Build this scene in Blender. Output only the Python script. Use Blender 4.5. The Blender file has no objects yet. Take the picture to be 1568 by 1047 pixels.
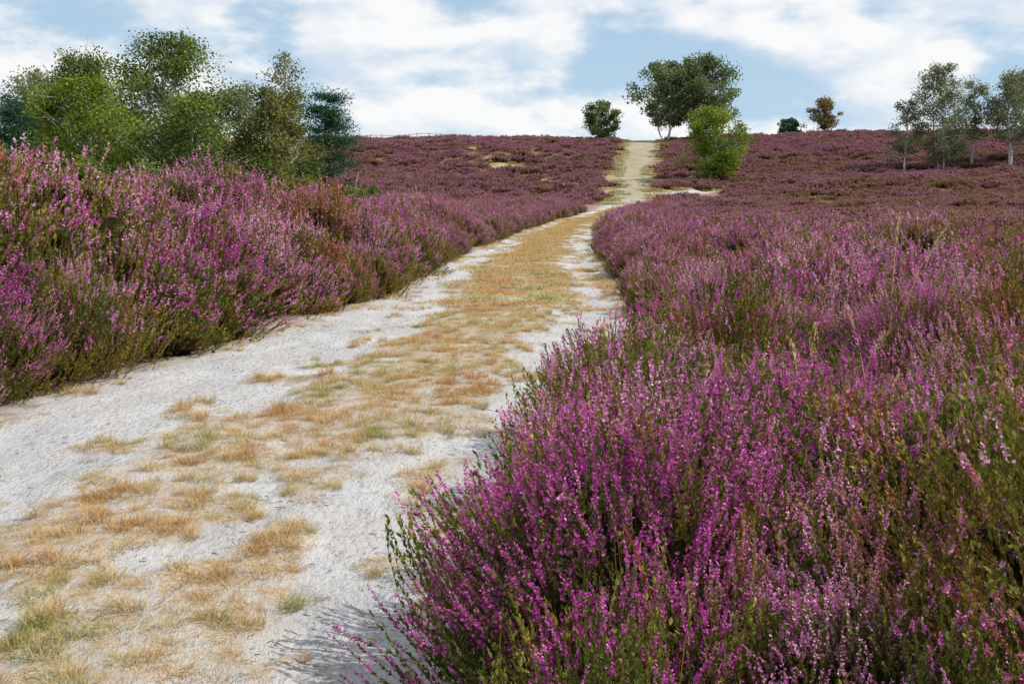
import bpy, math, numpy as np
from mathutils import Vector
rng = np.random.default_rng(7)
scene = bpy.context.scene
COL = scene.collection

# ---------------------------------------------------------------- noise
def _hash(ix, iy, s):
    n = (ix.astype(np.int64)*374761393 + iy.astype(np.int64)*668265263 + s*1442695041) & 0xffffffff
    n = ((n ^ (n >> 13))*1274126177) & 0xffffffff
    n = n ^ (n >> 16)
    return (n & 0xffff)/65535.0
def vnoise(x, y, s=0):
    x = np.asarray(x, float); y = np.asarray(y, float)
    ix = np.floor(x); iy = np.floor(y); fx = x-ix; fy = y-iy
    fx = fx*fx*(3-2*fx); fy = fy*fy*(3-2*fy)
    a = _hash(ix, iy, s); b = _hash(ix+1, iy, s); c = _hash(ix, iy+1, s); d = _hash(ix+1, iy+1, s)
    return (a*(1-fx)+b*fx)*(1-fy)+(c*(1-fx)+d*fx)*fy
def fbm(x, y, s=0, o=4):
    t = 0; a = 1; n = 0
    for i in range(o):
        t = t+a*vnoise(x*2**i+17.3*i, y*2**i-9.1*i, s+i); n += a; a *= .5
    return t/n
def sstep(t):
    t = np.clip(t, 0, 1); return t*t*(3-2*t)

# ---------------------------------------------------------------- terrain layout (metres; y = forward)
LY = [-5, 3, 6, 7.5, 9.0, 10.2, 12.1, 15.5, 19.9, 27.9, 36, 46, 70, 85, 95, 103, 112, 135, 155, 180, 190]
LX = [-4.1,-3.9,-3.7,-3.5,-3.5,-3.35,-2.85,-2.35,-1.7,-1.35,-.75,.16,2.6,5.0,7.5,9.4,10.6,12.6,15.0,17.6,18.6]
RY = [-5, 3, 4, 5, 6.3, 7.4, 8.2, 9.4, 11, 13.9, 21.4, 30, 46, 70, 85, 95, 103, 112, 135, 155, 180, 190]
RX = [-.5,-.30,-.18,-.05,-.05,.15,.65,1.2,1.45,1.6,1.9,2.25,3.5,6.2,8.6,10.9,12.8,13.9,16.5,19.6,24.0,26.0]
GLY = [-5, 3, 5, 7, 9.6, 13.9, 18, 27.9, 46, 70, 95, 112, 190]
GLX = [-3.2,-3.2,-2.9,-2.4,-1.85,-1.3,-.9,-.45,.6,3.2,8.1,10.4,18.6]
GRY = [-5, 3, 5, 7, 9.6, 13.9, 18, 27.9, 46, 70, 95, 112, 190]
GRX = [-1.1,-1.1,-.85,-.5,.05,.65,1.0,1.15,2.3,4.8,9.9,13.9,24.4]
Lf = lambda y: np.interp(y, LY, LX)+(.22+.5*sstep((y-90)/20))*(fbm(y*.55, y*0+3, 11)-.5)*sstep(y/6)*2
Rf = lambda y: np.interp(y, RY, RX)+(.22+.5*sstep((y-90)/20))*(fbm(y*.6, y*0+8, 12)-.5)*2
ty = np.arange(-60, 2600, 1.0)
th = np.interp(ty, [-60,0,60,85,100,112,135,160,178,192,230,400,2600], [0,0,0,.15,.7,1.9,5.0,8.3,10.4,10.7,9.2,0,-25])
k = np.exp(-.5*(np.arange(-15, 16)/5.)**2); k /= k.sum()
th = np.convolve(np.pad(th, 15, mode='edge'), k, 'valid')
def H(x, y, carve=False):
    x = np.asarray(x, float); y = np.asarray(y, float)
    ye = y+.3*np.clip(x-22, 0, 70)
    h = np.interp(ye, ty, th)
    lat = 1-.5*sstep((-x-25)/70)
    h = h*lat
    L = Lf(y); R = Rf(y)
    dl = L-x; dr = x-R
    ampL = np.interp(y, [0,14,22,60,95,110], [.66,.66,.42,.45,.3,0])
    h = h+ampL*sstep((dl-.4)/3.0)
    ampR = np.interp(y, [0,8,20,60,95,112], [.10,.15,.0,-.1,.2,0])
    h = h+ampR*sstep(dr/4.5)
    off = np.maximum(dl, dr)
    h = h+.30*(fbm(x/5., y/5., 21)-.5)*sstep(off/3)
    h = h+.48*(vnoise(x/1.6, y/1.8, 23)-.5)*sstep(off/1.5)
    h = h+2.2*(fbm(x/22., y/16., 31)-.5)*sstep(off/6)*sstep((y-45)/50)
    inside = np.clip(-off, 0, 5)
    h = h+.035*(fbm(x*1.1, y*.8, 41)-.5)*sstep(inside/.4)*2
    if carve:
        h = h-.07*sstep((inside-.05)/.25)
    return h
ST0, ST1 = (13.6, 110.6), (20.5, 113.2)
def side_off(x, y):   # distance from the little side track
    t = np.clip((x-ST0[0])/(ST1[0]-ST0[0]), 0, 1); cy = ST0[1]+(ST1[1]-ST0[1])*t
    return np.maximum(np.abs(y-cy)-.9, np.maximum(ST0[0]-x, x-ST1[0]))
def in_hillgrass(x, y):
    n1 = fbm(x/1.6, y/3, 51); n2 = fbm(x/9., y/9., 53)
    g = np.exp(-(((x+1)/9.)**2+((y-141)/16.)**2))*.75
    g = np.maximum(g, np.exp(-(((x-3.4)/1.8)**2+((y-112)/2.5)**2))*1.2)
    g = np.maximum(g, np.exp(-(((x-4.)/5)**2+((y-122)/6.)**2))*.65)
    L = Lf(y); R = Rf(y); off = np.maximum(L-x, x-R)
    g = np.maximum(g, np.where(y > 100, np.exp(-(np.clip(off, 0, 50)/(.8+2*n2))**2)*.8, 0))
    g = np.maximum(g, np.exp(-(((x-27)/9)**2+((y-171)/6.)**2))*1.)
    g = np.maximum(g, np.exp(-(((x-14)/8)**2+((y-180)/5.)**2))*.8)
    g = np.maximum(g, np.exp(-((y-183+.1*x)/2.5)**2)*.55*(x < 16))
    g = np.maximum(g, sstep((n2-.62)/.1)*.5*(y > 95))
    return np.maximum(g*(.1+1.8*n1), (side_off(x, y) < 1.2)*.9)

# ---------------------------------------------------------------- mesh helpers
def make_mesh(name, V, Q, cols=None, mats=(), midx=None, smooth=False):
    me = bpy.data.meshes.new(name)
    V = np.ascontiguousarray(V, np.float32); Q = np.ascontiguousarray(Q, np.int32)
    me.vertices.add(len(V)); me.vertices.foreach_set('co', V.ravel())
    me.loops.add(Q.size); me.loops.foreach_set('vertex_index', Q.ravel())
    me.polygons.add(len(Q)); me.polygons.foreach_set('loop_start', np.arange(0, Q.size, 4, dtype=np.int32))
    for m in mats: me.materials.append(m)
    if midx is not None: me.polygons.foreach_set('material_index', np.ascontiguousarray(midx, np.int32))
    me.polygons.foreach_set('use_smooth', np.full(len(Q), smooth, bool))
    me.update(calc_edges=True)
    if cols is not None:
        a = me.attributes.new('col', 'FLOAT_COLOR', 'POINT')
        c = np.ones((len(V), 4), np.float32); c[:, :cols.shape[1]] = cols
        a.data.foreach_set('color', c.ravel())
    return me
def add_obj(name, me, parent=None):
    ob = bpy.data.objects.new(name, me); COL.objects.link(ob)
    if parent is not None: ob.parent = parent
    return ob
def grid_quads(nr, nc):
    i = np.arange(nr-1)[:, None]*nc+np.arange(nc-1)[None]
    i = i.ravel()
    return np.stack([i, i+1, i+nc+1, i+nc], 1)
class Geo:
    def __init__(s): s.V=[]; s.Q=[]; s.C=[]; s.M=[]; s.n=0
    def add(s, V, Q, C, m):
        V = np.asarray(V, float).reshape(-1, 3); Q = np.asarray(Q)
        C = np.broadcast_to(np.asarray(C, float), (len(V), 3)) if np.ndim(C) == 1 else C
        s.V.append(V); s.Q.append(Q+s.n); s.C.append(C); s.M.append(np.full(len(Q), m)); s.n += len(V)
    def diamonds(s, c, u, v, col, m):
        n = len(c)
        V = np.stack([c-u, c+v, c+u, c-v], 1).reshape(-1, 3)
        s.add(V, np.arange(4*n).reshape(n, 4), np.repeat(col, 4, 0), m)
    def tube(s, P, R, sides, col, m):
        P = np.asarray(P, float); n = len(P)
        T = np.gradient(P, axis=0); T /= np.linalg.norm(T, axis=1)[:, None]+1e-9
        ref = np.where(np.abs(T[:, 2:3]) > .9, np.array([[1., 0, 0]]), np.array([[0, 0, 1.]]))
        A = np.cross(T, ref); A /= np.linalg.norm(A, axis=1)[:, None]+1e-9
        B = np.cross(T, A)
        an = np.linspace(0, 2*np.pi, sides, endpoint=False)
        V = P[:, None]+np.asarray(R)[:, None, None]*(A[:, None]*np.cos(an)[None, :, None]+B[:, None]*np.sin(an)[None, :, None])
        i = np.arange(n-1)[:, None]*sides; j = np.arange(sides)[None]; jn = (j+1) % sides
        Q = np.stack([i+j, i+jn, i+sides+jn, i+sides+j], -1).reshape(-1, 4)
        s.add(V.reshape(-1, 3), Q, np.asarray(col, float), m)
    def mesh(s, name, mats, smooth=False):
        return make_mesh(name, np.concatenate(s.V), np.concatenate(s.Q), np.concatenate(s.C), mats, np.concatenate(s.M), smooth)
def rdir(n, r=rng):
    v = r.normal(size=(n, 3)); return v/np.linalg.norm(v, axis=1)[:, None]
def unit(v): return v/(np.linalg.norm(v, axis=-1)[..., None]+1e-9)

# ---------------------------------------------------------------- material helpers
class NT:
    def __init__(s, tree): s.t = tree
    def n(s, typ, ins=None, **kw):
        nd = s.t.nodes.new(typ)
        for a, b in kw.items(): setattr(nd, a, b)
        for a, b in (ins or {}).items():
            if isinstance(b, bpy.types.NodeSocket): s.t.links.new(b, nd.inputs[a])
            else: nd.inputs[a].default_value = b
        return nd
    def math(s, op, a, b=0.0, clamp=False):
        return s.n('ShaderNodeMath', {0: a, 1: b}, operation=op, use_clamp=clamp).outputs[0]
    def mix(s, f, a, b, mode='MIX'):
        nd = s.n('ShaderNodeMix', data_type='RGBA', blend_type=mode)
        for idx, v in ((0, f), (6, a), (7, b)):
            if isinstance(v, bpy.types.NodeSocket): s.t.links.new(v, nd.inputs[idx])
            else: nd.inputs[idx].default_value = v if idx == 0 else (tuple(v)+(1,))[:4]
        return nd.outputs[2]
    def ramp(s, f, stops, interp='LINEAR'):
        nd = s.n('ShaderNodeValToRGB', {0: f}); cr = nd.color_ramp; cr.interpolation = interp
        while len(cr.elements) < len(stops): cr.elements.new(.5)
        for e, (p, c) in zip(cr.elements, stops):
            e.position = p; e.color = tuple(c)+(1,) if len(c) == 3 else c
        return nd.outputs[0]
    def noise(s, vec, scale, detail=3, rough=.55):
        return s.n('ShaderNodeTexNoise', {'Vector': vec, 'Scale': scale, 'Detail': detail, 'Roughness': rough}).outputs['Fac']
    def mr(s, v, a, b, c=0., d=1.):
        return s.n('ShaderNodeMapRange', {0: v, 1: a, 2: b, 3: c, 4: d}).outputs[0]
    def scalecol(s, c, f):
        return s.n('ShaderNodeVectorMath', {0: c, 'Scale': f}, operation='SCALE').outputs[0]
def new_mat(name):
    m = bpy.data.materials.new(name); m.use_nodes = True; m.node_tree.nodes.clear()
    return m, NT(m.node_tree)
def finish_foliage(nt, col, trans=.3):
    d = nt.n('ShaderNodeBsdfDiffuse', {'Color': col}); t = nt.n('ShaderNodeBsdfTranslucent', {'Color': col})
    mx = nt.n('ShaderNodeMixShader', {0: trans, 1: d.outputs[0], 2: t.outputs[0]})
    o = nt.n('ShaderNodeOutputMaterial'); nt.t.links.new(mx.outputs[0], o.inputs[0])
def finish_rough(nt, col, height=None, strength=.5, dist=.02, rough=.9):
    ins = {'Base Color': col, 'Roughness': rough}
    b = nt.n('ShaderNodeBsdfPrincipled', ins); b.inputs['Specular IOR Level'].default_value = .2
    if height is not None:
        bp = nt.n('ShaderNodeBump', {'Height': height, 'Strength': strength, 'Distance': dist})
        nt.t.links.new(bp.outputs[0], b.inputs['Normal'])
    o = nt.n('ShaderNodeOutputMaterial'); nt.t.links.new(b.outputs[0], o.inputs[0])

def heather_mat(name, far=False):
    m, nt = new_mat(name)
    at = nt.n('ShaderNodeAttribute', attribute_name='col'); sp = nt.n('ShaderNodeSeparateColor', {0: at.outputs['Color']})
    pos = nt.n('ShaderNodeNewGeometry').outputs['Position']
    rnd = nt.n('ShaderNodeObjectInfo').outputs['Random']
    na = nt.mr(nt.noise(pos, .75 if not far else .10, 3), .33, .67)
    nb = nt.mr(nt.noise(pos, 2.3 if not far else .45, 2), .33, .67)
    v = nt.math('ADD', nt.math('MULTIPLY', na, .42), nt.math('MULTIPLY', rnd, .40))
    v = nt.math('ADD', v, nt.math('MULTIPLY', sp.outputs[1], .18))
    if not far:
        fl = nt.ramp(v, [(.10, (.50,.06,.35)), (.28, (.60,.12,.43)), (.45, (.68,.23,.49)), (.58, (.76,.44,.60)), (.68, (.62,.24,.38)), (.80, (.52,.20,.17)), (.93, (.40,.16,.08))])
        lf = nt.ramp(nt.math('ADD', nt.math('MULTIPLY', nb, .45), nt.math('ADD', nt.math('MULTIPLY', rnd, .3), nt.math('MULTIPLY', sp.outputs[1], .25))),
                     [(.15, (.06,.10,.02)), (.40, (.15,.18,.035)), (.64, (.28,.25,.05)), (.88, (.38,.16,.04))])
    else:
        x = nt.n('ShaderNodeSeparateXYZ', {0: pos}).outputs
        v = nt.math('ADD', v, nt.math('MULTIPLY', nt.mr(x[0], 4, 26), nt.mr(x[1], 150, 90, -.05, .24)))
        fl = nt.ramp(v, [(.1, (.50,.16,.34)), (.35, (.54,.21,.37)), (.55, (.54,.27,.37)), (.75, (.47,.24,.24)), (1., (.41,.23,.14))])
        lf = nt.ramp(nb, [(.2, (.18,.12,.06)), (.6, (.25,.17,.07)), (.9, (.27,.23,.08))])
    st = (.20,.11,.05)
    c = nt.mix(nt.math('GREATER_THAN', sp.outputs[0], .25), lf, st)
    c = nt.mix(nt.math('GREATER_THAN', sp.outputs[0], .75), c, fl)
    c = nt.scalecol(c, nt.math('ADD', nt.math('MULTIPLY', sp.outputs[2], .8), .55))
    finish_foliage(nt, c, .25 if not far else .32)
    return m
M_HEATH = heather_mat('heather_flowers'); M_HEATHF = heather_mat('heather_flowers_distant', True)
m, nt = new_mat('heather_inner_shade')  # near-black brown: shade inside the bushes painted into the core colour
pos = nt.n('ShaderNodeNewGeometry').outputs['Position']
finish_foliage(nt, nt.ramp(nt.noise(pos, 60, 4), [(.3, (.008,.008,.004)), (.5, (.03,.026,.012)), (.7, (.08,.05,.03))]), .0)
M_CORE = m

def grass_mat(name, stops):
    m, nt = new_mat(name)
    at = nt.n('ShaderNodeAttribute', attribute_name='col'); sp = nt.n('ShaderNodeSeparateColor', {0: at.outputs['Color']})
    pos = nt.n('ShaderNodeNewGeometry').outputs['Position']; rnd = nt.n('ShaderNodeObjectInfo').outputs['Random']
    n1 = nt.mr(nt.noise(pos, .9, 3), .3, .7)
    v = nt.math('ADD', nt.math('MULTIPLY', n1, .5), nt.math('MULTIPLY', rnd, .3))
    v = nt.math('ADD', v, nt.math('MULTIPLY', sp.outputs[0], .2))
    c = nt.ramp(v, stops)
    c = nt.scalecol(c, nt.math('ADD', nt.math('MULTIPLY', sp.outputs[1], .8), .6))
    finish_foliage(nt, c, .3)
    return m
M_GRASS = grass_mat('dry_grass_blades', [(.1, (.40,.21,.08)), (.35, (.48,.29,.12)), (.54, (.50,.37,.18)), (.68, (.38,.33,.14)), (.82, (.20,.25,.06))])
M_HGRASS = grass_mat('hill_grass_blades', [(.1, (.44,.32,.20)), (.4, (.42,.33,.18)), (.7, (.34,.33,.13)), (.9, (.20,.29,.06))])

def leaf_mat(name, a, b, c):
    m, nt = new_mat(name)
    at = nt.n('ShaderNodeAttribute', attribute_name='col'); sp = nt.n('ShaderNodeSeparateColor', {0: at.outputs['Color']})
    v = nt.math('ADD', nt.math('MULTIPLY', sp.outputs[0], .65), nt.math('MULTIPLY', sp.outputs[1], .35))
    cc = nt.ramp(v, [(.1, a), (.5, b), (.9, c)])
    finish_foliage(nt, cc, .36)
    return m
M_LEAF = leaf_mat('birch_leaves', (.06,.10,.02), (.13,.18,.035), (.23,.28,.07))
M_LEAFB = leaf_mat('birch_leaves_bright', (.09,.15,.015), (.17,.24,.03), (.28,.34,.06))
M_LEAFD = leaf_mat('birch_leaves_dull', (.09,.12,.05), (.17,.20,.09), (.28,.30,.17))
M_LEAFC = leaf_mat('birch_leaves_hill', (.08,.12,.04), (.15,.20,.075), (.24,.28,.13))
M_OLIVE = leaf_mat('birch_leaves_olive', (.08,.10,.02), (.15,.165,.04), (.25,.25,.07))
M_RUST = leaf_mat('rusty_leaves', (.12,.13,.04), (.21,.17,.07), (.30,.20,.11))
M_PINE = leaf_mat('pine_needles', (.015,.055,.03), (.04,.11,.055), (.09,.19,.10))
def bark_mat(name, birch):
    m, nt = new_mat(name)
    tc = nt.n('ShaderNodeTexCoord').outputs['Object']
    mp = nt.n('ShaderNodeMapping', {'Vector': tc, 'Scale': (2, 2, 9)}).outputs[0]
    f = nt.noise(mp, 2.0, 4)
    if birch: c = nt.ramp(f, [(.36, (.10,.09,.08)), (.46, (.50,.48,.44)), (.7, (.70,.68,.64))])
    else: c = nt.ramp(f, [(.3, (.06,.04,.03)), (.6, (.18,.11,.07)), (.8, (.26,.17,.11))])
    finish_rough(nt, c, f, .4)
    return m
M_BIRCH = bark_mat('birch_bark', True); M_BARK = bark_mat('brown_bark', False)

# ground
m, nt = new_mat('heath_soil')
at = nt.n('ShaderNodeAttribute', attribute_name='col'); sp = nt.n('ShaderNodeSeparateColor', {0: at.outputs['Color']})
pos = nt.n('ShaderNodeNewGeometry').outputs['Position']
n1 = nt.noise(pos, 6, 5); n2 = nt.noise(pos, .12, 4)
near = nt.ramp(n1, [(.3, (.07,.05,.03)), (.55, (.14,.09,.05)), (.75, (.24,.16,.09))])
farc = nt.ramp(n2, [(.3, (.24,.10,.14)), (.5, (.25,.14,.13)), (.7, (.24,.17,.10))])
c = nt.mix(sp.outputs[2], near, farc)
gcol = nt.ramp(nt.noise(pos, .9, 4), [(.3, (.40,.29,.18)), (.5, (.35,.28,.14)), (.7, (.25,.27,.09))])
c = nt.mix(sp.outputs[1], c, gcol)
c = nt.mix(nt.math('MULTIPLY', sp.outputs[0], nt.ramp(nt.noise(pos, 3.5, 4), [(.35, (.4,)*3), (.6, (1,)*3)])), c, (.40,.37,.34))
finish_rough(nt, c, nt.noise(pos, 14, 5), .6, .04)
M_SOIL = m
# sand track
m, nt = new_mat('pale_sand')
at = nt.n('ShaderNodeAttribute', attribute_name='col'); sp = nt.n('ShaderNodeSeparateColor', {0: at.outputs['Color']})
pos = nt.n('ShaderNodeNewGeometry').outputs['Position']
mp = nt.n('ShaderNodeMapping', {'Vector': pos, 'Rotation': (0, 0, -.25), 'Scale': (1, .55, 1)}).outputs[0]
s1 = nt.noise(mp, 2.2, 6, .6); s2 = nt.noise(mp, 26, 5, .65); s3 = nt.noise(pos, 110, 3); s4 = nt.noise(pos, .7, 4, .6)
c = nt.ramp(s1, [(.3, (.36,.365,.38)), (.5, (.46,.465,.475)), (.7, (.54,.54,.54))])
c = nt.mix(nt.ramp(s4, [(.42, (0,)*3), (.62, (.55,)*3)]), c, (.41,.385,.355))
c = nt.mix(nt.ramp(s2, [(.36, (.65,)*3), (.47, (0,)*3)]), c, (.28,.245,.22))
c = nt.mix(nt.ramp(s3, [(.31, (.7,)*3), (.40, (0,)*3)]), c, (.19,.155,.13))
gn = nt.math('MULTIPLY', sp.outputs[0], nt.ramp(nt.noise(pos, 9, 5, .7), [(.36, (.1,)*3), (.60, (.85,)*3)]))
gc = nt.ramp(nt.noise(pos, 2.2, 5), [(.3, (.40,.25,.12)), (.5, (.43,.32,.18)), (.7, (.33,.30,.15))])
gc = nt.mix(nt.ramp(s3, [(.35, (.6,)*3), (.55, (0,)*3)]), gc, (.22,.14,.06))
c = nt.mix(gn, c, gc)
hc = nt.ramp(nt.noise(pos, .5, 5), [(.3, (.34,.29,.23)), (.5, (.28,.25,.16)), (.7, (.22,.23,.12))])
c = nt.mix(sp.outputs[1], c, hc)
hh = nt.math('ADD', nt.math('MULTIPLY', s2, .9), nt.math('MULTIPLY', s1, 2.2))
hh = nt.math('ADD', hh, nt.math('MULTIPLY', s3, .25))
finish_rough(nt, c, hh, .9, .04, 1.)
M_SAND = m

# ---------------------------------------------------------------- ground sheet
def axis(core, step, far):
    a = list(np.arange(0, core, step)); s = step
    while a[-1] < far:
        s = min(s*1.06, 60); a.append(a[-1]+s)
    return np.array(a)
xa = axis(14, .22, 1600); xs = np.concatenate([-xa[:0:-1], xa])
ya = axis(30, .25, 2400)
ys = np.concatenate([-np.arange(30, 0, -1.)*1.5, ya])
ys = np.unique(np.concatenate([ys, np.arange(60, 240, 1.2)]))
X, Y = np.meshgrid(xs, ys)
Z = H(X, Y, True)
L = Lf(Y); R = Rf(Y); off = np.maximum(L-X, X-R)
sand = np.exp(-(np.clip(off-.05, 0, 9)/.35)**2)*(Y < 100)
cols = np.stack([sand, np.clip(in_hillgrass(X, Y)*1.3, 0, 1)*(Y > 100), sstep((Y-30)/40)], -1).reshape(-1, 3)
add_obj('heath_ground', make_mesh('heath_ground', np.stack([X, Y, Z], -1).reshape(-1, 3), grid_quads(*X.shape), cols, [M_SOIL], smooth=True))

# ---------------------------------------------------------------- sandy track
def grassmask(x, y):
    gl = np.interp(y, GLY, GLX); gr = np.interp(y, GRY, GRX)
    n = fbm(x*1.5, y*.9, 61, 4)
    wn = (fbm(x*.5+5, y*.45, 63, 3)-.5)*.9+(fbm(x*2.2+5, y*1.8, 64, 3)-.5)*.7
    e = np.minimum(x-gl, gr-x)+wn
    m = sstep((e+.05)/.35)
    n2 = fbm(x*3.6, y*2.6, 65, 3)
    thin = np.interp(y, [3.5, 5, 6.5, 8, 12, 14, 22, 40], [.52, .50, .41, .32, .34, .38, .32, .26])
    m = m*sstep((n*.5+n2*.5-thin+.06)/.10)
    iso = sstep((n2-.61)/.05)*.85*((x > gl-.5) & (x < gr+.7))
    Lx = Lf(y); Rx = Rf(y)
    fr = np.maximum(np.exp(-((x-Lx)/.14)**2)*.7, np.exp(-((Rx-x)/.2)**2)*.8)*sstep((n2-.38)/.2)
    return np.clip(np.maximum(np.maximum(m, iso), fr), 0, 1)
yy = [0.]
while yy[-1] < 188: yy.append(yy[-1]+max(.04, .006*yy[-1]))
yy = np.array(yy); uu = np.linspace(0, 1, 110)
U, YY = np.meshgrid(uu, yy)
LL = Lf(YY)-.12; RR = Rf(YY)+.12
XX = LL+(RR-LL)*U
rut = -.03*np.exp(-((U-.22)/.13)**2)-.03*np.exp(-((U-.85)/.1)**2)+.022*(fbm(XX*4, YY*4, 71)-.5)*2
gm = grassmask(XX, YY)
edge = np.minimum(U, 1-U)
ZZ = H(XX, YY)+rut*sstep(edge/.1)+.02*gm+.006-.03*(1-sstep(edge/.03))
hillf = sstep((YY-100)/10)*np.clip(np.where(YY > 168, .35, .9)+.5*(fbm(XX/2, YY/6, 75)-.5)*2, 0, 1)
cols = np.stack([gm, hillf, gm*0], -1).reshape(-1, 3)
add_obj('sandy_track', make_mesh('sandy_track', np.stack([XX, YY, ZZ], -1).reshape(-1, 3), grid_quads(*XX.shape), cols, [M_SAND], smooth=True))
# side track branching off to the right at the foot of the hill
tx = np.linspace(ST0[0]+.3, ST1[0], 30); tw = np.linspace(-1, 1, 9)
TX, TW = np.meshgrid(tx, tw)
TY = ST0[1]+(ST1[1]-ST0[1])*(TX-ST0[0])/(ST1[0]-ST0[0])+TW*(.8+.3*np.sin(TX*1.7))
cols = np.zeros((TX.size, 3))
add_obj('side_track', make_mesh('side_track', np.stack([TX, TY, H(TX, TY)+.10-.2*(np.abs(TW) > .95)], -1).reshape(-1, 3), grid_quads(*TX.shape), cols, [M_SAND], smooth=True))

# ---------------------------------------------------------------- face instancing
def instancer(name, parent, P, S, model_mesh, tilt=.12, seed=0):
    r = np.random.default_rng(seed); n = len(P)
    nrm = unit(np.stack([r.normal(0, tilt, n), r.normal(0, tilt, n), np.ones(n)], 1))
    a = r.uniform(0, 2*np.pi, n); t = np.stack([np.cos(a), np.sin(a), np.zeros(n)], 1)
    u = unit(np.cross(nrm, t)); v = np.cross(nrm, u); h = (np.asarray(S)/2)[:, None]
    V = np.stack([P-u*h-v*h, P+u*h-v*h, P+u*h+v*h, P-u*h+v*h], 1).reshape(-1, 3)
    me = make_mesh(name, V, np.arange(4*n).reshape(n, 4))
    ob = add_obj(name, me, parent)
    ob.instance_type = 'FACES'; ob.use_instance_faces_scale = True; ob.instance_faces_scale = 1
    ob.show_instancer_for_render = False; ob.show_instancer_for_viewport = False
    add_obj(name+'_plant', model_mesh, ob)
    return ob
def empty(name):
    e = bpy.data.objects.new(name, None); COL.objects.link(e); return e

# ---------------------------------------------------------------- heather bushes
def heather_bush(name, seed, n, nfl, nlf, Rr=.5, Hh=.62, fs=.0042, rad=.008, lr=(.13,.24), mat=None, green=.15, fl0=(.3,.65), core=True):
    r = np.random.default_rng(seed); g = Geo()
    nc = n//4
    az = np.repeat(r.uniform(0, 2*np.pi, nc), 4)+r.normal(0, .07, nc*4)
    ct = np.clip(np.repeat(r.uniform(.02, 1, nc)**.8, 4)+r.normal(0, .04, nc*4), 0, 1)
    n = nc*4
    st = np.sqrt(1-ct**2)
    lump = 1+.15*np.sin(az*3+r.uniform(0, 6)+ct*4)+.10*np.sin(az*7+r.uniform(0, 6)-ct*7)+np.repeat(r.normal(0, .08, nc), 4)+r.normal(0, .035, n)
    dome = np.stack([st*np.cos(az), st*np.sin(az), ct], 1)
    tip = dome*np.array([Rr, Rr, Hh*.86])*lump[:, None]+np.array([0, 0, Hh*.14])
    d = unit(dome*np.array([.75, .75, .4])+np.array([0, 0, .75])+r.normal(0, .16, (n, 3)))
    ln = r.uniform(lr[0], lr[1], n)
    base = tip-d*ln[:, None]
    bend = r.normal(0, .1, (n, 3))*ln[:, None]*np.array([1, 1, .2])
    gr = r.uniform(0, 1, n)
    isg = (np.repeat(r.uniform(0, 1, nc), 4) < green+.65*(1-sstep(ct/.5)))
    def P(i, t): return base[i]+d[i]*(ln[i]*t)[:, None]+bend[i]*(t*(t-1)*2)[:, None]
    i = np.repeat(np.arange(n), nfl); fstart = r.uniform(fl0[0], fl0[1], n)
    i = i[~isg[i]]
    t0 = r.uniform(0, 1, len(i)); t = fstart[i]+(1-fstart[i])*t0
    rd = rdir(len(i), r); rd[:, 2] *= .4
    c = P(i, t)+rd*(rad*(1-.55*t0)*r.uniform(.5, 1.1, len(i)))[:, None]
    u = unit(rd*.8+d[i]*.5+r.normal(0, .35, (len(i), 3))); w = unit(np.cross(u, rdir(len(i), r)))
    sz = fs*r.uniform(.7, 1.35, len(i))*(1-.35*t0)
    col = np.stack([np.ones(len(i)), gr[i], r.uniform(0, 1, len(i))], 1)
    g.diamonds(c, u*sz[:, None], w*(sz*.75)[:, None], col, 0)
    i = np.repeat(np.arange(n), nlf); t = r.uniform(0, 1, len(i))*np.where(isg[i], 1, .7)
    rd = rdir(len(i), r)
    c = P(i, t)+rd*(rad*.5*r.uniform(.3, 1.1, len(i)))[:, None]
    u = unit(d[i]*1.+rd*.7); w = unit(np.cross(u, rdir(len(i), r)))
    sz = fs*1.5*r.uniform(.7, 1.35, len(i))*np.where(isg[i], 1.25, 1)
    col = np.stack([np.zeros(len(i)), gr[i], r.uniform(0, 1, len(i))], 1)
    g.diamonds(c, u*sz[:, None], w*(sz*.42)[:, None], col, 0)
    i = np.arange(n); q = rdir(n, r); w = unit(np.cross(d, q))*.0012*(fs/.0042)
    a = P(i, np.zeros(n))-d*.08; b = P(i, np.ones(n)*.5); e = P(i, np.ones(n))
    V = np.stack([a-w, a+w, b+w*.8, b-w*.8, b-w*.8, b+w*.8, e+w*.3, e-w*.3], 1).reshape(-1, 3)
    g.add(V, np.arange(8*n).reshape(2*n, 4), np.array([.5, .5, .5]), 0)
    k = max(12, n//14); j = r.integers(0, n, k)
    for q_ in j:
        p0 = np.array([r.normal(0, .04), r.normal(0, .04), 0]); p2 = base[q_]
        p1 = p0*.5+p2*.5+np.array([0, 0, -.04])
        g.tube([p0, p1, p2], [.005, .0035, .002], 3, (.5, .5, .3), 0)
    if core:  # solid lump blocking see-through, coloured dark as the bush's inner shade
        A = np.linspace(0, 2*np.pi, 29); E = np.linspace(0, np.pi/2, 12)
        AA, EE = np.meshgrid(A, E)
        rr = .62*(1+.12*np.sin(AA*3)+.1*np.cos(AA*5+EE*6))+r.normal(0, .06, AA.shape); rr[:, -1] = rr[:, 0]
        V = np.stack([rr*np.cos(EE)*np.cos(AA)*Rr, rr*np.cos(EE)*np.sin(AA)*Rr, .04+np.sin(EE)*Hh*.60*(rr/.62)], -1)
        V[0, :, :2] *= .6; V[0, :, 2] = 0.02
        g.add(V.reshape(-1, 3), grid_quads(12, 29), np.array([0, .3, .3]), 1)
    return g.mesh(name, [mat or M_HEATH, M_CORE])

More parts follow.
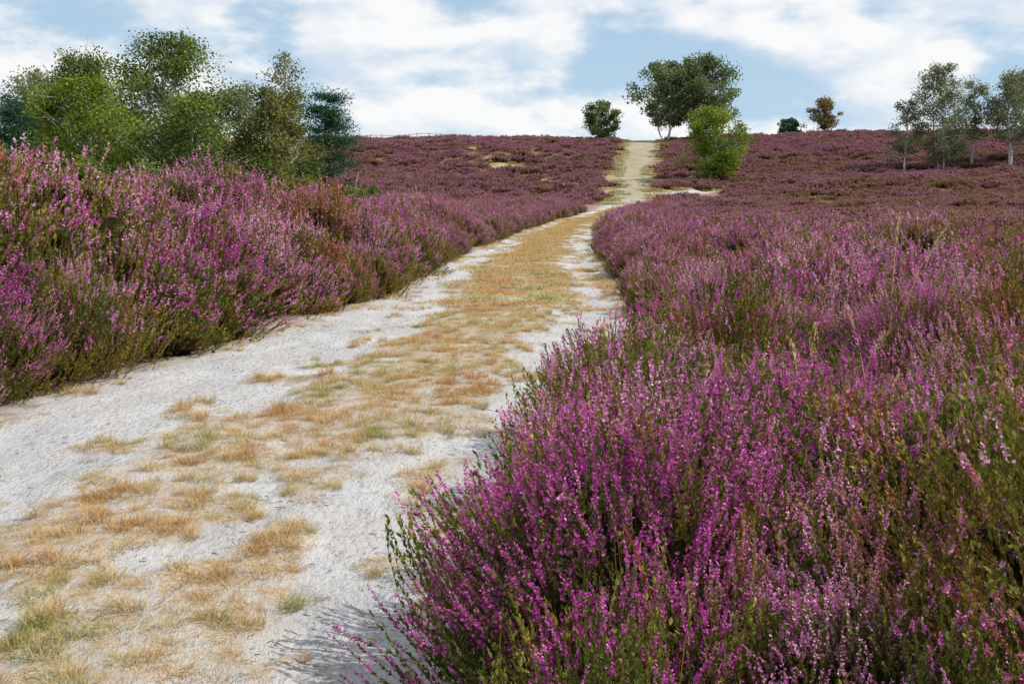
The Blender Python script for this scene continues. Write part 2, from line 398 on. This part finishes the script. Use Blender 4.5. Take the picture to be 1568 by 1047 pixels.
GR = (.08, .60, .30, .16); F0 = ((.25,.55), (.6,.85), (.42,.75), (.35,.65))
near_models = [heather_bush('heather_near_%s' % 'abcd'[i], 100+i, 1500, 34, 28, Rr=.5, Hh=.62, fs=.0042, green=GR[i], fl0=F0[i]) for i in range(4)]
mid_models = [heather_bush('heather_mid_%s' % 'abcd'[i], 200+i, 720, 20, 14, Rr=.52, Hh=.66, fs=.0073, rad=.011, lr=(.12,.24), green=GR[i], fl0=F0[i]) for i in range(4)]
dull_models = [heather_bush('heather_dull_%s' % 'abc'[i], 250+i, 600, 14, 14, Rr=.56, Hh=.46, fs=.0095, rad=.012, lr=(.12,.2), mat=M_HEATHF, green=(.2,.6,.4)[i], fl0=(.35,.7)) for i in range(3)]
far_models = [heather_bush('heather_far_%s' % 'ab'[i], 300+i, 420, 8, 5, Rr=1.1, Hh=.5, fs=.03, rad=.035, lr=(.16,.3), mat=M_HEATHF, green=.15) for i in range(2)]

heather = empty('heather')
def scatter(x0, x1, y0, y1, sp, seed):
    r = np.random.default_rng(seed)
    gx, gy = np.meshgrid(np.arange(x0, x1, sp), np.arange(y0, y1, sp))
    gx = gx.ravel()+r.uniform(-.5, .5, gx.size)*sp; gy = gy.ravel()+r.uniform(-.5, .5, gy.size)*sp
    return gx, gy, r
def place(tag, models, x, y, s, z_sink=.03, seed=0, probs=None, bias=None):
    P = np.stack([x, y, H(x, y, False)-z_sink], 1)
    r = np.random.default_rng(seed)
    n_ = np.clip((vnoise(x/1.1, y/1.1, seed+7)*.6+r.uniform(0, 1, len(x))*.4-.12)/.76, 0, .999)
    if bias is not None: n_ = n_*(1-bias)+(.24+.46*r.uniform(0, 1, len(x)))*bias
    w = np.searchsorted(np.cumsum(probs or [1/len(models)]*len(models))-1e-9, n_, side='right'); w = np.clip(w, 0, len(models)-1)
    for k_, mdl in enumerate(models):
        q = w == k_
        if q.any(): instancer('heather_%s_%s' % (tag, 'abcd'[k_]), heather, P[q], s[q], mdl, .14, seed+k_)
PR = [.26, .20, .26, .28]
x, y, r = scatter(-1, 9, .9, 9.5, .41, 1)
s = r.uniform(.65, 1.35, len(x))*(.6+.8*vnoise(x*.6, y*.6, 81))
off = x-Rf(y)
ok = (off > .36*s) & (np.abs(x) < .48*y+3.5) & ~((np.hypot(x, y) < 1.75))
x, y, s = x[ok], y[ok], s[ok]
place('near', near_models, x, y, s, .03, 11, PR, bias=.7*sstep((5.0-y)/1.5)*sstep((x-.8)/.8)*(vnoise(x*.8, y*.8, 19) > .4))
x, y, r = scatter(-16, -.5, 3, 24, .78, 12)
s = r.uniform(.95, 1.95, len(x))*(.7+.6*vnoise(x*.8, y*.8, 85))*np.interp(y, [3, 14, 24], [1.15, 1.15, .95])
off = Lf(y)-x
ok = (off > .38*s) & (np.abs(x) < .5*y+4)
nn = ok & (y < 10.5); mm = ok & (y >= 10.5)
place('bank', near_models, x[nn], y[nn], s[nn], .05, 15, PR)
place('bank_mid', mid_models, x[mm], y[mm], s[mm], .05, 25, PR)
# ragged row of separate rounded bushes along both rims of the track
r = np.random.default_rng(78)
def rim(y0, y1, s0, s1):
    ys_ = []; ss_ = []; y_ = y0
    while y_ < y1:
        s_ = r.uniform(s0, s1); ys_.append(y_+.42*s_); ss_.append(s_); y_ += s_*.86+r.uniform(0, .18)
    return np.array(ys_), np.array(ss_)
y, s = rim(4, 24, .7, 1.75)
x = Lf(y)-.44*s-r.uniform(-.1, .25, len(y)); q = y < 11
place('rim_left', near_models, x[q], y[q], s[q], .04, 101, PR); place('rim_left_mid', mid_models, x[~q], y[~q], s[~q], .04, 105, PR)
y, s = rim(9.5, 42, .5, 1.15)
x = Rf(y)+.42*s+r.uniform(-.05, .3, len(y))
place('rim_right', mid_models, x, y, s, .04, 109, PR)
x, y, r = scatter(-22, 28, 9.5, 44, .56, 2)
s = r.uniform(.65, 1.4, len(x))*np.where(x < Lf(y), 1.15, 1.)*(.6+.8*vnoise(x*.6, y*.6, 82))
off = np.maximum(Lf(y)-x, x-Rf(y))
ok = (off > .42*s) & (np.abs(x) < .5*y+5) & ~((x < Lf(y)) & (y < 24) & (x > -16))
dull = (x > Rf(y)+1.6) & (r.uniform(0, 1, len(x)) < sstep((y+.5*(x-Rf(y))+8*(vnoise(x/3, y/3, 9)-.5)-17)/9))
fr = dull & (r.uniform(0, 1, len(x)) < sstep((y-32)/12))
q = ok & ~dull; place('mid', mid_models, x[q], y[q], s[q], .03, 21, PR)
q = ok & dull & ~fr; place('dull', dull_models, x[q], y[q], s[q], .03, 51)
x, y, r = scatter(-60, 75, 30, 100, 1.0, 3)
s = r.uniform(.7, 1.2, len(x))*(.7+.6*fbm(x*.3, y*.3, 83))
off = np.maximum(Lf(y)-x, x-Rf(y))
ok = (off > .6*s+2) & (np.abs(x) < .5*y+10) & (in_hillgrass(x, y) < .5)
ok &= (y > 43) | ((x > Rf(y)+3) & (r.uniform(0, 1, len(x)) < sstep((y-30)/12)))
place('far', far_models, x[ok], y[ok], s[ok]*1.05, .05, 31)
x, y, r = scatter(-12, 20, 42, 92, .62, 5)
off = np.maximum(Lf(y)-x, x-Rf(y)); s = r.uniform(.8, 1.4, len(x))
ok = (off > .4) & (off < 3+2*fbm(x*.2, y*.2, 5))
place('verge', mid_models, x[ok], y[ok], s[ok], .03, 36, PR)
x, y, r = scatter(-100, 130, 100, 200, 1.5, 4)
s = r.uniform(.8, 1.5, len(x))*(.6+.8*fbm(x*.2, y*.2, 84))
off = np.maximum(Lf(y)-x, x-Rf(y))
ok = (off > .8) & (np.abs(x) < .5*y+14) & (r.uniform(0, .5, len(x))+in_hillgrass(x, y) < .8) & (side_off(x, y) > 1.0) & ~((x > 13) & (x < 20.5) & (y > 105) & (y < 112))
place('hill', far_models, x[ok], y[ok], s[ok], .08, 41)

# ---------------------------------------------------------------- dry grass
def grass_tuft(name, seed, n, rad, ln, w, mat, flat=.35):
    r = np.random.default_rng(seed); g = Geo()
    a = r.uniform(0, 2*np.pi, n); q = rad*np.sqrt(r.uniform(0, 1, n))
    p = np.stack([q*np.cos(a), q*np.sin(a), np.zeros(n)], 1)
    az = r.uniform(0, 2*np.pi, n); up = r.uniform(.05, flat*2, n)
    d = unit(np.stack([np.cos(az), np.sin(az), up], 1)); l = r.uniform(ln*.4, ln, n)[:, None]
    side = unit(np.cross(d, [0, 0, 1.]))*w
    m_ = p+d*l*.55; e = p+d*l+np.array([0, 0, -1])*l*.25*r.uniform(0, 1, (n, 1))
    V = np.stack([p-side, p+side, m_+side*.8, m_-side*.8, m_-side*.8, m_+side*.8, e+side*.1, e-side*.1], 1).reshape(-1, 3)
    V[:, 2] = np.maximum(V[:, 2], .002)
    c = np.repeat(np.stack([r.uniform(0, 1, n), r.uniform(0, 1, n), r.uniform(0, 1, n)], 1), 8, 0)
    g.add(V, np.arange(8*n).reshape(2*n, 4), c, 0)
    return g.mesh(name, [mat])
gn_models = [grass_tuft('dry_tuft_a', 1, 130, .11, .10, .0011, M_GRASS, .28), grass_tuft('dry_tuft_b', 2, 130, .055, .13, .0011, M_GRASS, .8)]
gf_models = [grass_tuft('dry_tuft_c', 3, 150, .28, .16, .005, M_GRASS, .4)]
gh_models = [grass_tuft('hill_tuft', 4, 160, .7, .4, .02, M_HGRASS, .6)]
dg = empty('dry_grass')
def zon(x, y):
    U_ = (x-Lf(y)+.12)/(Rf(y)-Lf(y)+.24)
    return H(x, y)+.006-.03*np.exp(-((U_-.22)/.13)**2)-.03*np.exp(-((U_-.85)/.1)**2)
def place_g(tag, models, x, y, s, seed):
    P = np.stack([x, y, zon(x, y)+.006], 1)
    r = np.random.default_rng(seed); w = r.integers(0, len(models), len(x))
    for k_, mdl in enumerate(models):
        q = w == k_
        if q.any(): instancer('grass_%s_%s' % (tag, 'abcd'[k_]), dg, P[q], s[q], mdl, .08, seed+k_)
x, y, r = scatter(-4.5, 2.8, 2.2, 16, .09, 6)
gmv = grassmask(x, y); off = np.maximum(Lf(y)-x, x-Rf(y))
ok = (off < .05) & (r.uniform(0, 1, len(x)) < gmv*.9-.05)
place_g('near', gn_models, x[ok], y[ok], r.uniform(.35, 1.2, ok.sum()), 61)
x, y, r = scatter(-3, 12, 16, 96, .2, 7)
gmv = grassmask(x, y); off = np.maximum(Lf(y)-x, x-Rf(y))
ok = (off < .05) & (r.uniform(0, 1, len(x)) < gmv*.9-.05)
place_g('mid', gf_models, x[ok], y[ok], r.uniform(.5, 1.1, ok.sum()), 71)
x, y, r = scatter(-50, 60, 96, 188, .9, 8)
ok = (r.uniform(0, 1, len(x)) < in_hillgrass(x, y)*1.1-.2) & (np.maximum(Lf(y)-x, x-Rf(y)) > -.6) & (side_off(x, y) > .3)
place_g('hill', gh_models, x[ok], y[ok], r.uniform(.6, 1.3, ok.sum()), 81)

# litter: bits of twig on the sand
g = Geo()
m, nt = new_mat('twig_litter')
rnd = nt.n('ShaderNodeObjectInfo').outputs['Random']
finish_rough(nt, nt.ramp(rnd, [(0, (.10,.06,.03)), (.6, (.25,.16,.08)), (1, (.38,.24,.10))]))
g.tube([(-.012, 0, .002), (0, .001, .003), (.010, 0, .002)], [.0010, .0013, .0006], 4, (0, 0, 0), 0)
g.tube([(.004, .001, .002), (.008, .006, .002)], [.0008, .0004], 3, (0, 0, 0), 0)
lit_mesh = g.mesh('twig', [m])
lit = empty('heather_litter')
r = np.random.default_rng(5); n = 12000
y = 2.5+12*r.uniform(0, 1, n)**1.3; x = Lf(y)+(Rf(y)-Lf(y))*r.beta(.7, .7, n)
P = np.stack([x, y, zon(x, y)], 1)
keep = fbm(x*2, y*1.5, 91)+r.uniform(-.12, .12, n) > .46
instancer('twigs', lit, P[keep], r.uniform(.2, 1.5, keep.sum())**1.5, lit_mesh, .1, 9)

# ---------------------------------------------------------------- trees
def tree(name, x, y, height, rx, leafmat, bark=None, trunks=1, low=.2, ncl=70, nlf=170, lsz=.075, sig=.055, seed=0, shape='birch', tr=.014, spread=.0):
    r = np.random.default_rng(seed); g = Geo(); bark = bark or M_BIRCH
    z0 = float(H(x, y))-.1
    tp = []
    for k_ in range(trunks):
        a = r.uniform(0, 6.28) if trunks > 1 else 0
        q = spread*rx*r.uniform(.5, 1) if trunks > 1 else 0
        top = np.array([np.cos(a)*q, np.sin(a)*q, height*(.95 if trunks == 1 else r.uniform(.78, .95))])
        b0 = np.array([np.cos(a), np.sin(a), 0])*(.04*rx*(trunks > 1)*3)
        t = np.linspace(0, 1, 12)[:, None]
        p = b0+(top-b0)*np.concatenate([t**.8, t**.8, t], 1)
        w = np.cumsum(r.normal(0, .010*height, (12, 3)), 0)*np.array([1, 1, 0]); p = p+w-w[0]
        g.tube(p, height*tr*(1-.88*t[:, 0]**.8)*(1 if trunks == 1 else .75), 7, (0, 0, 0), 1)
        tp.append(p)
    for c_ in range(ncl):
        tz = (c_+r.uniform(0, 1))/ncl
        if shape == 'birch': wd = np.sin(np.pi*np.clip(.16+.78*tz, 0, 1))**.6*(1.12-.30*tz)
        elif shape == 'round': wd = np.sqrt(max(0, 1-(2*tz-1)**2*.92))
        elif shape == 'umbrella': wd = min(1, .55+tz*1.0)*np.sqrt(max(0.05, 1-max(0, tz-.5)**2*3.4))
        elif shape == 'pine': wd = (1-tz)**.6*.95+.15; tz = round(tz*8)/8+r.normal(0, .035)
        a = r.uniform(0, 6.28); q = np.sqrt(r.uniform(.04, 1))*wd*rx
        q *= 1+.22*np.sin(a*3+tz*9+seed)
        zc = height*(low+(1-low)*tz)*.97
        P_ = tp[r.integers(0, trunks)]
        axis_x = np.interp(zc, P_[:, 2], P_[:, 0]); axis_y = np.interp(zc, P_[:, 2], P_[:, 1])
        kx = .35 if trunks > 1 else 1
        cc = np.array([axis_x*kx+q*np.cos(a), axis_y*kx+q*np.sin(a), zc])
        za = np.clip(zc-(.05 if shape == 'pine' else .7)*np.hypot(cc[0]-axis_x, cc[1]-axis_y)-.02*height, .12*height if trunks > 1 else .08*height, P_[-1, 2]*.97)
        s0 = np.array([np.interp(za, P_[:, 2], P_[:, i_]) for i_ in range(2)]+[za])
        t = np.linspace(0, 1, 6)[:, None]
        mid = s0*.45+cc*.55+np.array([0, 0, .04*height*(0 if shape == 'pine' else 1)])+r.normal(0, .012*height, 3)
        bz = (1-t)**2*s0+2*t*(1-t)*mid+t**2*cc
        g.tube(bz, height*tr*.24*(1-.8*t[:, 0]), 4, (0, 0, 0), 1)
        cs = sig*height*r.uniform(.55, 1.25)
        nl = int(nlf*r.uniform(.6, 1.3))
        an = np.array([1.4, 1.4, .55]) if shape == 'pine' else np.array([1.1, 1.1, .75])
        pc = cc+rdir(nl, r)*(r.uniform(0, 1, nl)**.45*1.65)[:, None]*cs*an+r.normal(0, .12, (nl, 3))*cs
        kk = nl//5
        tt = r.uniform(.45, 1, kk)[:, None]
        pc[:kk] = (1-tt)**2*s0+2*tt*(1-tt)*mid+tt**2*cc+r.normal(0, .5, (kk, 3))*cs*an
        if shape == 'birch': pc[:, 2] -= np.abs(r.normal(0, .5, nl))*cs
        pc[:, 2] = np.maximum(pc[:, 2], .05)
        n_ = unit(rdir(nl, r)+np.array([0, 0, .5])); u = unit(np.cross(n_, rdir(nl, r))); v = np.cross(n_, u)
        s_ = lsz*r.uniform(.55, 1.25, nl)[:, None]
        asp = .3 if shape == 'pine' else .62
        col = np.stack([np.full(nl, r.uniform(0, 1)), r.uniform(0, 1, nl), r.uniform(0, 1, nl)], 1)
        g.diamonds(pc, u*s_, v*s_*asp, col, 0)
        for _ in range(4):
            e = cc+r.normal(0, 1, 3)*cs*an*1.3
            g.tube([bz[3], (bz[3]+e)/2+r.normal(0, .02, 3), e], [height*tr*.08, height*tr*.05, height*tr*.015], 3, (0, 0, 0), 1)
    me = g.mesh(name, [leafmat, bark])
    ob = add_obj(name, me); ob.location = (x, y, z0)
    return ob
T = tree
T('birch_tree', -14.9, 50, 8.7, 2.9, M_LEAF, low=.10, ncl=130, nlf=200, seed=1, sig=.056)
T('birch_tree', -20.1, 54, 8.4, 2.8, M_LEAF, low=.12, ncl=120, nlf=190, seed=2, sig=.058)
T('birch_tree', -17.4, 46, 6.2, 2.7, M_LEAFB, low=.08, ncl=95, nlf=220, seed=3, sig=.07)
T('birch_tree', -13.0, 46, 5.6, 2.6, M_LEAF, low=.05, ncl=90, nlf=200, seed=4, sig=.075)
T('birch_tree', -12.2, 51, 6.4, 2.1, M_LEAFD, low=.08, ncl=75, nlf=160, seed=5, sig=.07)
T('birch_tree', -11.1, 56, 8.8, 1.5, M_LEAFD, low=.15, ncl=60, nlf=75, seed=6, sig=.042)
T('birch_tree', -9.9, 49, 6.0, 1.9, M_OLIVE, low=.06, ncl=90, nlf=160, seed=7, sig=.065, trunks=2, spread=.3)
T('pine_tree', -8.6, 53, 6.2, 2.0, M_PINE, M_BARK, low=.06, ncl=95, nlf=260, seed=8, sig=.062, shape='pine')
T('pine_tree', -22.6, 52, 5.6, 2.7, M_PINE, M_BARK, low=.1, ncl=95, nlf=260, seed=9, sig=.068, shape='pine')
T('birch_tree', -25.0, 60, 8.0, 2.5, M_LEAFD, low=.15, ncl=90, nlf=150, seed=10, sig=.06)
T('birch_tree', -27.5, 57, 5.6, 2.3, M_LEAFD, low=.1, ncl=75, nlf=170, seed=11, sig=.07)
T('pine_tree', -30, 62, 5.4, 2.3, M_PINE, M_BARK, low=.1, ncl=80, nlf=200, seed=12, sig=.07, shape='pine')
for i_, (sx, sy, sh, sr, mm) in enumerate([(-12.6,43,2.1,1.7,M_LEAF), (-10.6,44,2.3,1.6,M_OLIVE), (-8.6,45,2.0,1.5,M_OLIVE), (-6.9,49,1.7,1.4,M_LEAF),
                                          (-15.5,43,2.2,1.9,M_LEAF), (-18.5,44,2.4,1.8,M_LEAF), (-21.5,47,2.6,2,M_OLIVE), (-25,50,2.6,2.2,M_LEAF), (-9.5,52,2.8,1.6,M_LEAF)]):
    T('shrub', sx, sy, sh, sr, mm, M_BARK, trunks=3, spread=.5, low=.1, ncl=40, nlf=190, seed=30+i_, sig=.13, shape='round', tr=.012, lsz=.07)
T('birch_tree', 24.0, 176, 12.4, 4.8, M_LEAFC, trunks=3, spread=.6, low=.24, ncl=90, nlf=170, lsz=.2, seed=50, shape='umbrella', sig=.068)
T('birch_tree', 29.4, 175, 13.0, 5.4, M_LEAFC, trunks=4, spread=.6, low=.24, ncl=105, nlf=170, lsz=.2, seed=51, shape='umbrella', sig=.068)
T('oak_tree', 14.2, 180, 6.4, 3.0, M_LEAFC, M_BARK, trunks=2, spread=.4, low=.1, ncl=55, nlf=150, lsz=.18, seed=52, shape='round', sig=.09)
T('young_birch_tree', 21.6, 121, 8.0, 3.2, M_LEAFB, low=.05, ncl=90, nlf=190, lsz=.13, seed=53, shape='round', sig=.08)
T('pine_tree', 44, 180, 3.2, 2.0, M_PINE, M_BARK, low=.1, ncl=40, nlf=120, lsz=.15, seed=54, shape='round', sig=.12)
T('oak_tree', 48.6, 178, 5.8, 2.3, M_RUST, M_BARK, low=.2, ncl=50, nlf=110, lsz=.16, seed=55, shape='round', sig=.09)
T('birch_tree', 43.5, 126, 8.4, 2.1, M_LEAFD, low=.3, ncl=45, nlf=90, lsz=.12, seed=60, sig=.055, tr=.015)
T('birch_tree', 47.5, 125, 12.2, 3.0, M_LEAFD, low=.12, ncl=90, nlf=120, lsz=.13, seed=61, sig=.055, trunks=2, spread=.4)
T('birch_tree', 51.3, 127, 10.0, 2.0, M_LEAFD, low=.38, ncl=40, nlf=95, lsz=.12, seed=62, sig=.055, tr=.020)
T('birch_tree', 54.6, 124, 11.0, 2.7, M_LEAFD, low=.34, ncl=65, nlf=110, lsz=.13, seed=63, sig=.055, trunks=2, spread=.6, tr=.020)
T('birch_tree', 59, 127, 11, 3.2, M_LEAFD, low=.25, ncl=80, nlf=120, lsz=.13, seed=64, sig=.055)

# wooden fence on the skyline
m, nt = new_mat('weathered_wood')
tc = nt.n('ShaderNodeTexCoord').outputs['Object']
finish_rough(nt, nt.ramp(nt.noise(tc, 6, 4), [(.3, (.34,.31,.27)), (.7, (.58,.54,.48))]))
g = Geo(); pts = []
for i_ in range(10):
    fx = -27+i_*1.9; fy = 186+.2*i_; fz = float(H(fx, fy)); pts.append((fx, fy, fz))
    g.tube([(fx, fy, fz-.2), (fx, fy, fz+1.35), (fx, fy, fz+1.37)], [.09, .08, .02], 6, (0, 0, 0), 0)
for i_ in range(9):
    a, b = np.array(pts[i_]), np.array(pts[i_+1])
    for hh_ in (.7, 1.2):
        g.tube([a+[0, -.1, hh_], (a+b)/2+[0, -.1, hh_], b+[0, -.1, hh_]], [.06]*3, 5, (0, 0, 0), 0)
add_obj('wooden_fence', g.mesh('wooden_fence', [m]))

# ---------------------------------------------------------------- foreground grass stalks
m, nt = new_mat('straw_stalk')
at = nt.n('ShaderNodeAttribute', attribute_name='col'); finish_foliage(nt, at.outputs['Color'], .2); M_ST = m
def stalk(x, y, h, dx, dy, seed, col=(.62,.46,.23)):
    r = np.random.default_rng(seed); g = Geo(); t = np.linspace(0, 1, 12)
    P = np.stack([dx*t**2, dy*t**2, h*(t-.12*t**3)], 1)
    q = y/4.5
    g.tube(P, .0025*q**.5*(1-.55*t), 4, col, 0)
    n = 45; tt = r.uniform(.86, 1.02, n)
    c = np.stack([dx*tt**2, dy*tt**2, h*(tt-.12*tt**3)], 1)+r.normal(0, .007, (n, 3))
    u = unit(np.array([dx*1.6, dy*1.6, h*.7])+r.normal(0, .12, (n, 3)))
    w = unit(np.cross(u, rdir(n, r)))
    g.diamonds(c, u*.009, w*.003, np.repeat([[.64,.48,.27]], n, 0)*r.uniform(.7, 1.2, (n, 1)), 0)
    ob = add_obj('grass_stalk', g.mesh('grass_stalk', [M_ST])); ob.location = (x, y, float(H(x, y)))
stalk(1.12, 4.4, 1.12, .06, .02, 1); stalk(1.05, 4.5, .95, .05, .1, 2); stalk(1.2, 4.6, 1.05, -.06, .05, 3); stalk(1.3, 4.2, .88, .12, .0, 13)
stalk(2.3, 7, 1.45, .38, 0, 4); stalk(2.35, 7.1, 1.5, .10, .1, 5); stalk(2.2, 7.0, 1.38, .5, .1, 6)
stalk(1.9, 6, 1.05, -.1, .1, 7); stalk(.75, 3.6, .88, .1, .1, 8); stalk(1.5, 5.2, 1.05, .2, 0, 9)
g = Geo(); r = np.random.default_rng(3); t = np.linspace(0, 1, 14)
P = np.stack([-.22*t**1.2, .05*t, .82*t-.1*t**2], 1)
g.tube(P, .0035*(1-.6*t), 5, (.40,.09,.03), 0)
n = 24; tt = r.uniform(.5, 1, n); c = np.stack([-.22*tt**1.2, .05*tt, .82*tt-.1*tt**2], 1)+r.normal(0, .014, (n, 3))
u = unit(rdir(n, r)); w = unit(np.cross(u, rdir(n, r)))
g.diamonds(c, u*.012, w*.006, np.array([(.50,.25,.05), (.38,.32,.06), (.42,.12,.04)])[r.integers(0, 3, n)], 0)
ob = add_obj('bramble_shoot', g.mesh('bramble_shoot', [M_ST])); ob.location = (.50, 2.8, float(H(.50, 2.8)))

# ---------------------------------------------------------------- light & sky
el = math.radians(48); sd = Vector((.95, -.12, 0)).normalized()*math.cos(el)+Vector((0, 0, math.sin(el)))
sun = bpy.data.lights.new('sun', 'SUN'); sun.energy = 5.0; sun.angle = math.radians(.5); sun.color = (1, .96, .90)
so = bpy.data.objects.new('sun', sun); COL.objects.link(so); so.rotation_euler = sd.to_track_quat('Z', 'Y').to_euler(); so.location = (20, -10, 30)
w = bpy.data.worlds.new('World'); scene.world = w; w.use_nodes = True; w.node_tree.nodes.clear(); nt = NT(w.node_tree)
sky = nt.n('ShaderNodeTexSky', sky_type='NISHITA'); sky.sun_disc = False; sky.sun_elevation = el
sky.sun_rotation = math.atan2(sd.x, sd.y); sky.air_density = 1.0; sky.dust_density = 1.2
tc = nt.n('ShaderNodeTexCoord').outputs['Generated']
LOC = (3.35, 1.0, .50); SC = (4.6, 4.6, 10.0)
mp = nt.n('ShaderNodeMapping', {'Vector': tc, 'Location': LOC, 'Scale': SC}).outputs[0]
mp2 = nt.n('ShaderNodeMapping', {'Vector': tc, 'Location': (LOC[0]+.05, LOC[1], LOC[2]+.16), 'Scale': SC}).outputs[0]
c1 = nt.noise(mp, 1.5, 10, .52); c2 = nt.noise(mp2, 1.5, 7, .5)
cov = nt.n('ShaderNodeMapRange', {0: c1, 1: .38, 2: .52}, interpolation_type='SMOOTHSTEP').outputs[0]
shade = nt.mr(nt.math('SUBTRACT', c1, c2), -.09, .05)
ccol = nt.mix(shade, (6.7, 7.7, 8.8), (9.9, 9.85, 9.8))
z = nt.n('ShaderNodeSeparateXYZ', {0: tc}).outputs[2]
haze = nt.mr(z, 0.0, .4, .92, .25)
base = nt.mix(haze, sky.outputs[0], (5.0, 7.1, 9.2))
mixc = nt.mix(nt.math('MULTIPLY', cov, .93), base, ccol)
bg = nt.n('ShaderNodeBackground', {'Color': mixc, 'Strength': .1})
o = nt.n('ShaderNodeOutputWorld'); nt.t.links.new(bg.outputs[0], o.inputs[0])

cam = bpy.data.cameras.new('camera'); co = bpy.data.objects.new('camera', cam); COL.objects.link(co)
co.location = (0, 0, 1.6); co.rotation_euler = (math.radians(90), 0, 0)
cam.lens = 40; cam.sensor_width = 36; cam.shift_y = -.1425; cam.clip_end = 6000; cam.clip_start = .05
scene.camera = co
scene.view_settings.view_transform = 'Standard'; scene.view_settings.look = 'None'; scene.view_settings.exposure = 0
